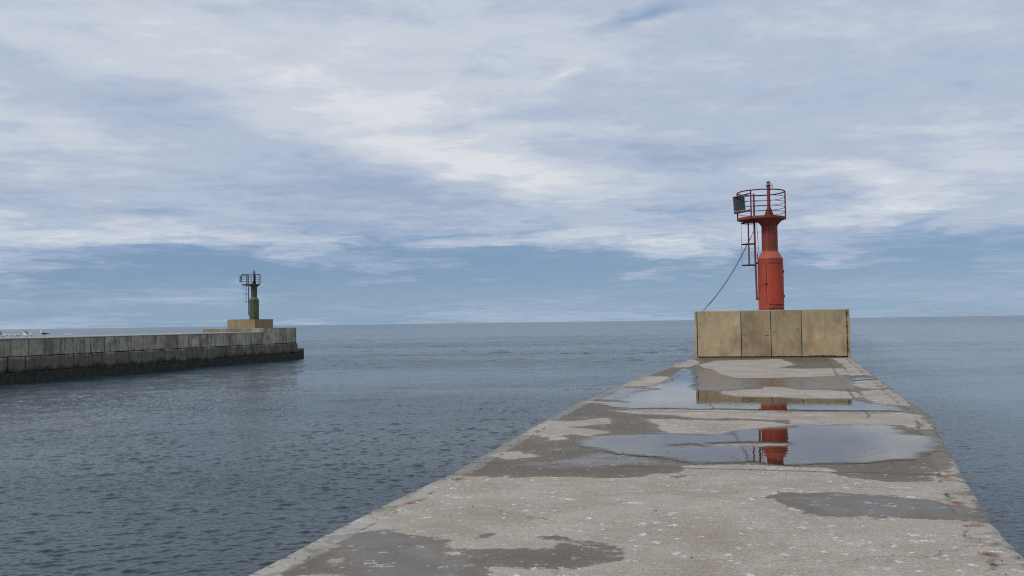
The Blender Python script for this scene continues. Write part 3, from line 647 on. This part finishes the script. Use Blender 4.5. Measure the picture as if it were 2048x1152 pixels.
def make_beacon(root, s, P, posts, panel_ang, panel_size, door_span, nrings, tilt, poff=0.):
    """P: material set. Local x runs across the view, -y towards the quay's root."""
    def ob(name, bm, mat, parent=root, smooth=True):
        bm.transform(Matrix.Scale(s, 4)); return obj(name, bm, mat, parent, smooth)
    bm = bmesh.new(); lathe(bm, [(.600,-.01),(.600,.02),(.578,.03)]+[(.575,z) for z in np.linspace(.05,2.38,22)]+[(.585,2.385),(.585,2.41),(.570,2.415)], 64)
    body = ob('tower_body', bm, P['body']); set_rust(body, lambda c: .62*max(0, 1-c.z/s/.16)+.35*max(0, 1-abs(c.z/s-2.40)/.04)+(.28 if c.z/s < .42 and c.x > -.1*s and c.y < 0 else 0))
    bm = bmesh.new(); lathe(bm, [(.572,2.415),(.47,2.60),(.368,2.765)], 64); co = ob('shoulder_cone', bm, P['pale']); set_rust(co, lambda c: .1)
    bm = bmesh.new(); lathe(bm, [(.366,2.765)]+[(.363,z) for z in np.linspace(2.78,3.95,10)]+[(.372,3.955),(.372,3.975)], 56); nk = ob('neck', bm, P['neck']); set_rust(nk, lambda c: .42*max(0, 1-abs(c.z/s-3.96)/.03))
    bm = bmesh.new(); box(bm, -.05, -.03, -.374, -.355, 2.79, 3.94); ob('weld_seam', bm, P['rail'], nk)
    bm = bmesh.new(); lathe(bm, [(.366,3.975),(.50,4.13),(.66,4.262)], 56); ob('flare', bm, P['neck'])
    cx = -.35; pr = 1.08
    bm = bmesh.new(); lathe(bm, [(pr-.03,4.25),(pr,4.254),(pr,4.36),(pr-.02,4.362),(pr-.03,4.31)], 72, cx, 0); ob('platform', bm, P['neck'])
    for a in (150, 180, 210):      # brackets under the platform
        bm = bmesh.new(); tube(bm, [(cx*.5+.3*math.cos(rad(a)), .3*math.sin(rad(a)), 4.22), (cx+(pr-.08)*math.cos(rad(a)), (pr-.08)*math.sin(rad(a)), 4.25)], .028, 6); ob('bracket', bm, P['neck'])
    def ring(z, rr, thick, a0=0, a1=360, n=72, c=(cx,0)):
        b = bmesh.new(); full = a1-a0 >= 360
        tube(b, [(c[0]+rr*math.cos(rad(a0+(a1-a0)*i/n)), c[1]+rr*math.sin(rad(a0+(a1-a0)*i/n)), z) for i in range(n if full else n+1)], thick, 6, closed=full); return b
    ob('top_rail', ring(5.56, pr-.01, .030), P['rail'])
    for i in range(nrings):
        z = 4.35+(5.54-4.35)*(i+1)/(nrings+1)-.01
        ob('guard_hoop', ring(z, pr-.012, .0125), P['hoop'])
    for a in posts:
        b = bmesh.new(); x, y = cx+(pr+.004)*math.cos(rad(a)), (pr+.004)*math.sin(rad(a)); tube(b, [(x,y,4.24),(x,y,5.55)], .032, 8); ob('guard_post', b, P['rail'])
    # lantern mast
    bm = bmesh.new(); lathe(bm, [(.078,4.34),(.075,5.80),(.072,5.84)], 20); mast = ob('mast', bm, P['mast'])
    bm = bmesh.new()
    for a in (0, 90, 180, 270):
        c, sn = math.cos(rad(a+8)), math.sin(rad(a+8))
        for t in (-.008, .008):
            vs = [(.03*c-t*sn, .03*sn+t*c, 4.36), (.235*c-t*sn, .235*sn+t*c, 4.36), (.235*c-t*sn, .235*sn+t*c, 4.41), (.082*c-t*sn, .082*sn+t*c, 4.84), (.03*c-t*sn,.03*sn+t*c,4.84)]
            bm.faces.new([bm.verts.new(v) for v in vs])
    lathe(bm, [(.235,4.345),(.235,4.405),(.16,4.42),(.085,4.82)], 8)
    ob('mast_foot', bm, P['mast'], root, False)
    bm = bmesh.new(); lathe(bm, [(.135,5.84),(.135,5.865),(.06,5.87)], 20); ob('mast_flange', bm, P['hoop'], mast)
    bm = bmesh.new(); lathe(bm, [(.085,5.87),(.088,5.90),(.075,5.905),(.075,6.0),(.09,6.002),(.09,6.04),(.05,6.055)], 24); lan = ob('lantern', bm, M_lens)
    bm = bmesh.new(); lathe(bm, [(.094,6.015),(.096,6.045),(.04,6.065)], 24); ob('lantern_cap', bm, M_dark, lan)
    bm = bmesh.new(); tube(bm, [(.07,-.02,5.93),(.14,-.03,5.94),(.185,-.03,5.89),(.18,-.03,5.81),(.12,-.03,5.74),(.085,-.03,5.64)], .012, 6); ob('lantern_cable', bm, M_cable, lan)
    # ladder with safety cage
    lx = -.67; lad = empty('ladder', (0,0,0)); lad.parent = root
    for y in (-.2, .2):
        bm = bmesh.new(); tube(bm, [(lx+.03,y,.50),(lx,y,2.3),(lx-.01,y,5.55 if y > 0 else 4.3)], .043, 8); ob('side_rail', bm, P['ladder'], lad)
    for i in range(14):
        bm = bmesh.new(); z = .62+i*.27; x = lx+.03-.03*(z-.5)/1.8 if z < 2.3 else lx; tube(bm, [(x,-.2,z),(x,.2,z)], .014, 6); ob('rung', bm, P['hoop'], lad)
    for z in (.56, 2.24):
        for y in (-.2, .2):
            bm = bmesh.new(); tube(bm, [(lx,y,z),(-math.sqrt(.575**2-y*y)+.03,y,z)], .03, 8); ob('standoff', bm, P['hoop'], lad)
    for z in (4.13, 3.14, 2.15):
        b = bmesh.new(); tube(b, [(lx,-.2,z),(lx,-.31,z)]+[(lx-.61*math.sin(math.pi*i/20), -.33*math.cos(math.pi*i/20), z) for i in range(1,20)]+[(lx,.31,z),(lx,.2,z)], .024, 6)
        ob('cage_hoop', b, P['hoop'], lad)
    for i, th in ((3,.034),(10,.008),(17,.014)):
        b = bmesh.new(); x, y = lx-.61*math.sin(math.pi*i/20), -.33*math.cos(math.pi*i/20); tube(b, [(x,y,2.14),(x,y,4.14 if i != 3 else 4.28)], th, 6); ob('cage_strip', b, P['rail'], lad)
    b = bmesh.new(); tube(b, [(lx+.1,-.22,4.2),(lx+.13,-.24,3.6),(lx+.15,-.22,2.9),(lx+.10,-.22,2.5),(lx+.13,-.2,2.3)], .010, 6); ob('power_cable', b, M_cable)
    b = bmesh.new()
    tube(b, [(lx+.07,-.22,2.48),(lx+.11,-.22,2.53),(lx+.08,-.22,2.58),(lx+.12,-.22,2.64)], .02, 6)
    ob('cable_clip', b, M_dark)
    # door
    bm = bmesh.new(); curved_door(bm, .575, rad(door_span[0]-2.8), rad(door_span[1]+2.8), .25, 2.19, .15, .008); fr = ob('door_frame', bm, P['hoop'])
    bm = bmesh.new(); curved_door(bm, .575, rad(door_span[0]), rad(door_span[1]), .28, 2.16, .13, .022); dr = ob('door', bm, P['door']); set_rust(dr, lambda c: (.30 if abs(c.z/s-.34) < .06 else 0)+(.33 if c.x/s < .0 and .6 < c.z/s < 1.3 and P.get('worn') else 0))
    def polar(a, r, z): return (r*math.sin(rad(a)), -r*math.cos(rad(a)), z)
    for z in (.66, 1.80):
        bm = bmesh.new(); tube(bm, [polar(door_span[1]+1, .60, z-.06), polar(door_span[1]+1, .60, z+.06)], .028, 8); ob('hinge', bm, P['hoop'], dr)
    bm = bmesh.new(); tube(bm, [polar(door_span[0]-5, .585, 1.22), polar(door_span[0]-5, .64, 1.22), polar(door_span[0]+4, .63, 1.21)], .020, 8); tube(bm, [polar(door_span[0]-7, .59, 1.24), polar(door_span[0]-7, .62, 1.24)], .04, 10)
    ob('door_handle', bm, P['hoop'], dr)
    bm = bmesh.new()       # raised rust scabs
    r = random.Random(int(s*100))
    for (a, z, q) in ((-24,1.02,.035),(-20,.50,.03),(-22,.12,.03),(56,.82,.04),(60,.70,.025),(12,.40,.03),(-50,.08,.04),(-10,.1,.05),(20,.09,.07),(40,.07,.05),(10,2.37,.03),(-18,2.38,.02),(44,2.38,.025)):
        for j in range(5):
            x, y, zz = polar(a+r.gauss(0,2), .577+(.022 if a > door_span[0] and .28 < z < 2.1 else 0), z+r.gauss(0,.03))
            bmesh.ops.create_icosphere(bm, subdivisions=1, radius=q*r.uniform(.25,.6), matrix=Matrix.Translation((x,y,zz)) @ Matrix.Diagonal((1,.4,1.5,1)))
    tag(ob('rust_scab', bm, M_rust, body), kind='stuff')
    # solar panel on its brackets
    a = rad(panel_ang); pc = Vector((cx+(pr+.02)*math.cos(a)+.10+poff, (pr+.06)*math.sin(a), 5.07)); pw, ph = panel_size
    face = math.atan2(-math.cos(rad(tilt[0])), math.sin(rad(tilt[0])))
    Mx = Matrix.Scale(s, 4) @ Matrix.Translation(pc) @ Matrix.Rotation(rad(tilt[0]), 4, 'Z') @ Matrix.Rotation(rad(tilt[1]), 4, 'X') @ Matrix.Rotation(rad(tilt[2]), 4, 'Y')
    bm = bmesh.new(); box(bm, -pw/2, pw/2, -.012, .018, -ph/2, ph/2, .005)
    pn = obj('solar_panel_frame', bm, M_frame, root); pn.matrix_local = Mx
    bm = bmesh.new(); box(bm, -pw/2+.028, pw/2-.028, -.016, -.010, -ph/2+.03, ph/2-.03); ce = obj('solar_cells', bm, M_cells, pn)
    for z in (ph/2-.02, -ph/2-.02):
        bm = bmesh.new(); box(bm, -pw/2+.02, pw/2+.02, .02, .06, z-.02, z+.02); obj('panel_back_rail', bm, P['hoop'], pn)
    bm = bmesh.new()
    q = rad(posts[1]); px_, py_ = cx+pr*math.cos(q), pr*math.sin(q)
    bm.free()
    for z in (5.40, 4.63):
        bm = bmesh.new(); tube(bm, [(pc.x-pw*.4, pc.y+.05, z-.02), (px_, py_+.02, z+.02)], .03, 6); ob('panel_bracket', bm, P['rail'])

PR = dict(body=M_red, pale=M_redpale, neck=M_redfade, rail=M_redrail, hoop=M_darkrail, mast=M_redfade, ladder=M_redfade, door=M_reddoor)
PG = dict(body=M_green, pale=M_greenpale, neck=M_green, rail=M_greenrail, hoop=M_greenrail, mast=M_greenrail, ladder=M_greenrail, door=M_greendoor, worn=1)
view1 = math.atan2(12.162, 41.4)
beacon = empty('beacon_tower', (12.10, 41.2, HZ+.012), -view1, label='red steel beacon tower on the tan plinth at the pier end', cat='beacon')
make_beacon(beacon, 1.0, PR, (180, -114, 109, 0), 186, (.57,.74), (-17, 77), 4, (4, -6, -3))

# the black cables from the ladder down to the plinth
cb = empty('cable', (12.10, 41.2, HZ+.012), -view1, label='pair of black cables running from the red beacon ladder down to the plinth', cat='cable')
for off, sag in ((0, .32), (.012, .32)):
    bm = bmesh.new(); a = Vector((-.70, -.25+off*3, 3.75)); b = Vector((-3.13, -.6+off*3, .0)); pts = []
    for i in range(25):
        t = i/24; q = a.lerp(b, t); q.z -= 4*sag*t*(1-t); q.x += .05*4*t*(1-t)*(1 if off else 0); pts.append(q)
    tube(bm, pts, .011, 6); obj('cable_strand', bm, M_cable, cb, True)

# ------------------------------------------------------------------ the far pier
A0 = Vector((-34.826, 60, 0)); A1 = Vector((-23.87, 97.5, 0)); ad = (A1-A0).normalized(); nd = Vector((-ad.y, ad.x, 0))
LW = (A1-A0).length; frz = math.atan2(ad.y, ad.x)
far = empty('far_pier', A0.to_tuple(), frz, label='weathered concrete pier with dark tidal stain across the channel', cat='pier')
# local frame: x along the pier to its head, +y away from the channel
bm = bmesh.new(); lay = bm.verts.layers.float.new('panel'); x = -42.3
HX = 32.6
while x < LW-.1:
    x1 = min(x+1.49, LW) if not (x < HX-.2 and x+1.49 > HX-.2) else HX; d = random.gauss(0,.012); head = x > HX-.2
    slab(bm, lay, x+.02, x1-.02, d, .9, -.23, (1.01 if not head else 1.395)+random.gauss(0,.006), bev=.02, warp=.006); x = x1
obj('upper_course', bm, M_wall, far)
bm = bmesh.new(); lay = bm.verts.layers.float.new('panel'); x = -42.3-.3
while x < LW+.1:
    x1 = min(x+1.49, LW+.14); slab(bm, lay, x+.018, x1-.018, -.05+random.gauss(0,.02), .9, -1.32, -.28+random.gauss(0,.006), bev=.03, warp=.01); x = x1
obj('lower_course', bm, M_wall, far)
bm = bmesh.new(); lay = bm.verts.layers.float.new('panel'); slab(bm, lay, -42.6, LW+.12, -.04, 7.3, -3.5, -1.33, pv=.5); slab(bm, lay, LW+.12, LW+1.75, .05, 7.0, -3.5, -.92, bev=.05, pv=.2)
obj('footing', bm, M_head, far)
bm = bmesh.new(); lay = bm.verts.layers.float.new('panel')
x = -42.3
while x < HX: slab(bm, lay, x, min(x+4.47, HX)-.015, -.03, 7.3, .96, 1.035+random.gauss(0,.004), pv=random.uniform(.5,.9)); x += 4.47
obj('pier_top', bm, M_walltop, far)
bm = bmesh.new(); lay = bm.verts.layers.float.new('panel')
slab(bm, lay, -42.3, LW-.02, .9, 7.28, -3.4, .955, pv=.5); obj('pier_core', bm, M_wall, far)
bm = bmesh.new(); lay = bm.verts.layers.float.new('panel')
for j in range(5): slab(bm, lay, HX-.1, HX+.12, .02+j*1.456, .01+(j+1)*1.456, 1.0, 1.40, bev=.01)
obj('head_step', bm, M_riser, far)
bm = bmesh.new(); lay = bm.verts.layers.float.new('panel'); slab(bm, lay, HX+.10, LW-.03, .88, 7.28, .96, 1.385, pv=.6); slab(bm, lay, HX+.1, LW-.01, .0, 7.29, 1.386, 1.42, bev=.008, pv=.6); obj('head_top', bm, M_walltop, far)
bm = bmesh.new(); lay = bm.verts.layers.float.new('panel')
for j in range(5): slab(bm, lay, LW-.06, LW+.02, .02+j*1.456, .01+(j+1)*1.456, -1.3, 1.38, bev=.02)
obj('head_end_wall', bm, M_head, far)

# plinth of the green beacon
pc0 = Vector((-27.2, 93.2, 1.42))
pl2 = empty('plinth', pc0.to_tuple(), frz, label='small rust streaked concrete plinth under the green beacon', cat='plinth')
h2 = .93; a2, n2_ = 3.55, 3.35
one_slab('core', M_joint, pl2, .1, a2-.1, .1, n2_-.1, -.01, h2-.03, pv=.5)
for j in range(2): one_slab('shore_slab', M_plinth2, pl2, 0, .11, .003+j*n2_/2, (j+1)*n2_/2-.008, .0, h2-.01, pv=(.8,1.)[j])  # paler tone on the shoreward side: sunlight put into the slab colour
for j in range(2): one_slab('channel_slab', M_plinth2, pl2, .115+j*(a2-.115)/2, .105+(j+1)*(a2-.115)/2, 0, .11, .0, h2-.01, pv=.3)  # darker tone on the channel side: shade put into the slab colour
bm = bmesh.new(); lay = bm.verts.layers.float.new('panel'); slab(bm, lay, -.02, a2+.02, -.02, n2_+.02, h2-.02, h2+.02, bev=.008, pv=.4, warp=.001); obj('top_slab', bm, M_plinth2, pl2)
view2 = math.atan2(-27.9, 95.5)
gb = empty('beacon_tower', (-27.95, 95.5, 1.42+h2+.02), -view2, label='small rusty green beacon tower on the far pier head', cat='beacon')
make_beacon(gb, .875, PG, (180, -115, -65, -90, 60, 120, -30, 0), 183, (.62,.78), (-30, 62), 3, (-62, -6, 0), -.22)

# ------------------------------------------------------------------ gulls
M_white = mat_plain('white_feathers', (.74,.74,.73), .8, var=.08)
M_grey = mat_plain('grey_feathers', (.33,.35,.38), .8, var=.1)
M_black = mat_plain('black_feathers', (.018,.018,.022), .8, var=.2)
M_beak = mat_plain('yellow_beak', (.55,.36,.05), .5)
M_leg = mat_plain('pink_legs', (.42,.24,.18), .6)
def gull_body(neck):
    """one continuous body: tail, trunk, neck and head, along +x = forwards"""
    st = [(-.30,.215,.006,.020),(-.24,.205,.014,.040),(-.17,.195,.035,.055),(-.08,.185,.058,.072),(.02,.185,.070,.078),(.10,.20,.066,.070),(.155,.235,.048,.050)]
    if neck == 'up': st += [(.185,.285,.034,.035),(.195,.325,.031,.031),(.205,.352,.036,.035),(.228,.362,.033,.032),(.255,.358,.018,.018)]
    elif neck == 'low': st += [(.185,.25,.038,.040),(.205,.272,.036,.037),(.228,.285,.037,.035),(.255,.285,.030,.028),(.278,.28,.016,.016)]
    else: st += [(.20,.235,.036,.038),(.24,.235,.032,.033),(.27,.232,.034,.033),(.30,.225,.028,.026),(.32,.22,.015,.015)]
    bm = bmesh.new(); rings = []
    for i, (x, z, wy, hz) in enumerate(st):
        p0 = st[max(i-1,0)]; p1 = st[min(i+1,len(st)-1)]; d = Vector((p1[0]-p0[0],0,p1[1]-p0[1])).normalized(); up = Vector((-d.z,0,d.x))
        rings.append([bm.verts.new(Vector((x,0,z))+Vector((0,1,0))*wy*math.cos(t)+up*hz*math.sin(t)) for t in (2*math.pi*k/12 for k in range(12))])
    for A, B in zip(rings, rings[1:]):
        for k in range(12): bm.faces.new((A[k],A[(k+1)%12],B[(k+1)%12],B[k]))
    bm.faces.new(rings[0]); bm.faces.new(rings[-1]); return bm, st[-1]
def make_gull(loc, heading, neck, wings, wmat, label, s=1., fold=True):
    g_ = empty('gull', loc, heading, label=label, cat='gull', group='gulls resting on the far pier'); g_.scale = (s,s,s)
    bm, tip = gull_body(neck); obj('body', bm, M_white, g_, True)
    bm = bmesh.new(); tube(bm, [(tip[0]-.01,0,tip[1]),(tip[0]+.035,0,tip[1]-.004),(tip[0]+.05,0,tip[1]-.012)], [.013,.009,.003], 8); obj('beak', bm, M_beak, g_, True)
    for sd in (-1, 1):
        bm = bmesh.new(); rows = []
        if wings == 'folded': sec = [(.12,.066,.215,.03,.008),(.04,.078,.21,.055,.012),(-.08,.070,.205,.052,.012),(-.20,.045,.205,.034,.010),(-.33,.015,.200,.014,.006)]
        if wings == 'folded':
            for (x,y,z,h,t) in sec: rows.append([bm.verts.new((x, sd*(y+t*math.cos(a)), z+h*math.sin(a))) for a in (2*math.pi*k/8 for k in range(8))])
        else:
            up = 1.0 if wings == 'raised' else .45
            for (q, ch, xo) in ((0,.13,.02),(.16,.15,.05),(.34,.12,.04),(.52,.08,-.03),(.66,.03,-.12)):
                y = .045+q*math.cos(up); z = .235+q*math.sin(up); rows.append([bm.verts.new((xo+ch*.5*math.cos(a)-.02, sd*(y+.008*math.sin(a)*math.sin(up)), z+.010*math.sin(a))) for a in (2*math.pi*k/8 for k in range(8))])
        for A, B in zip(rows, rows[1:]):
            for k in range(8): bm.faces.new((A[k],A[(k+1)%8],B[(k+1)%8],B[k]))
        bm.faces.new(rows[0]); bm.faces.new(rows[-1]); obj('wing', bm, wmat, g_, True)
        bm = bmesh.new(); tube(bm, [(.0,sd*.035,.14),(-.012,sd*.035,.07),(.0,sd*.035,.006)], [.010,.007,.007], 6)
        f = [bm.verts.new(v) for v in ((-.01,sd*.035,.004),(.055,sd*.035-.028,.003),(.062,sd*.035,.003),(.055,sd*.035+.028,.003))]; bm.faces.new(f[:3]); bm.faces.new((f[0],f[2],f[3]))
        obj('leg', bm, M_leg, g_)
def fp(u, v): q = A0+ad*u+nd*v; return (q.x, q.y, 1.036)
def fpx(px, v):       # point on the far pier top, v metres in from its channel face
    k = (px-1024)/1764; b = A0+nd*v
    t = (k*b.y-b.x)/(ad.x-k*ad.y); q = b+ad*t; return (q.x, q.y, 1.036)
FR = 0.0
make_gull(fpx(3,1.5), rad(200), 'low', 'half', M_grey, 'grey winged gull half spreading its wings at the far left of the pier', 1.0)
make_gull(fpx(4.5,.25), rad(250), 'low', 'folded', M_white, 'white gull crouched on the very edge of the far pier, leftmost', .8)
make_gull(fpx(9,2.2), rad(150), 'up', 'folded', M_grey, 'upright gull standing behind the one with half spread wings')
make_gull(fpx(23,3.2), rad(190), 'low', 'folded', M_grey, 'small hunched gull left of the pair of pale gulls', .8)
make_gull(fpx(29,2.6), rad(240), 'up', 'folded', M_white, 'pale gull with raised neck right of the small hunched gull', .95)
make_gull(fpx(34.5,1.8), rad(180), 'fwd', 'folded', M_grey, 'gull bending forward beside the upright white gull', .9)
make_gull(fpx(38.5,2.4), rad(275), 'up', 'folded', M_white, 'upright white gull facing the channel', 1.05)
make_gull(fpx(51.5,1.2), rad(165), 'up', 'folded', M_white, 'gull with stretched neck in front of the wing raising gull', 1.15)
make_gull(fpx(55.5,1.0), rad(10), 'low', 'half', M_grey, 'gull raising its grey wings beside the stretched neck gull', 1.1)
make_gull(fpx(62.5,.25), rad(250), 'low', 'folded', M_white, 'small white gull at the pier edge right of the wing raising gull', .85)
make_gull(fpx(88,.9), rad(165), 'up', 'folded', M_black, 'large black backed gull standing apart to the right of the flock', 1.35)
make_gull(fpx(135,2.6), rad(180), 'low', 'folded', M_grey, 'distant sitting gull farthest right on the pier', .8)
make_gull(fpx(139.5,2.2), rad(0), 'low', 'folded', M_white, 'distant white gull beside the farthest right gull', .75)
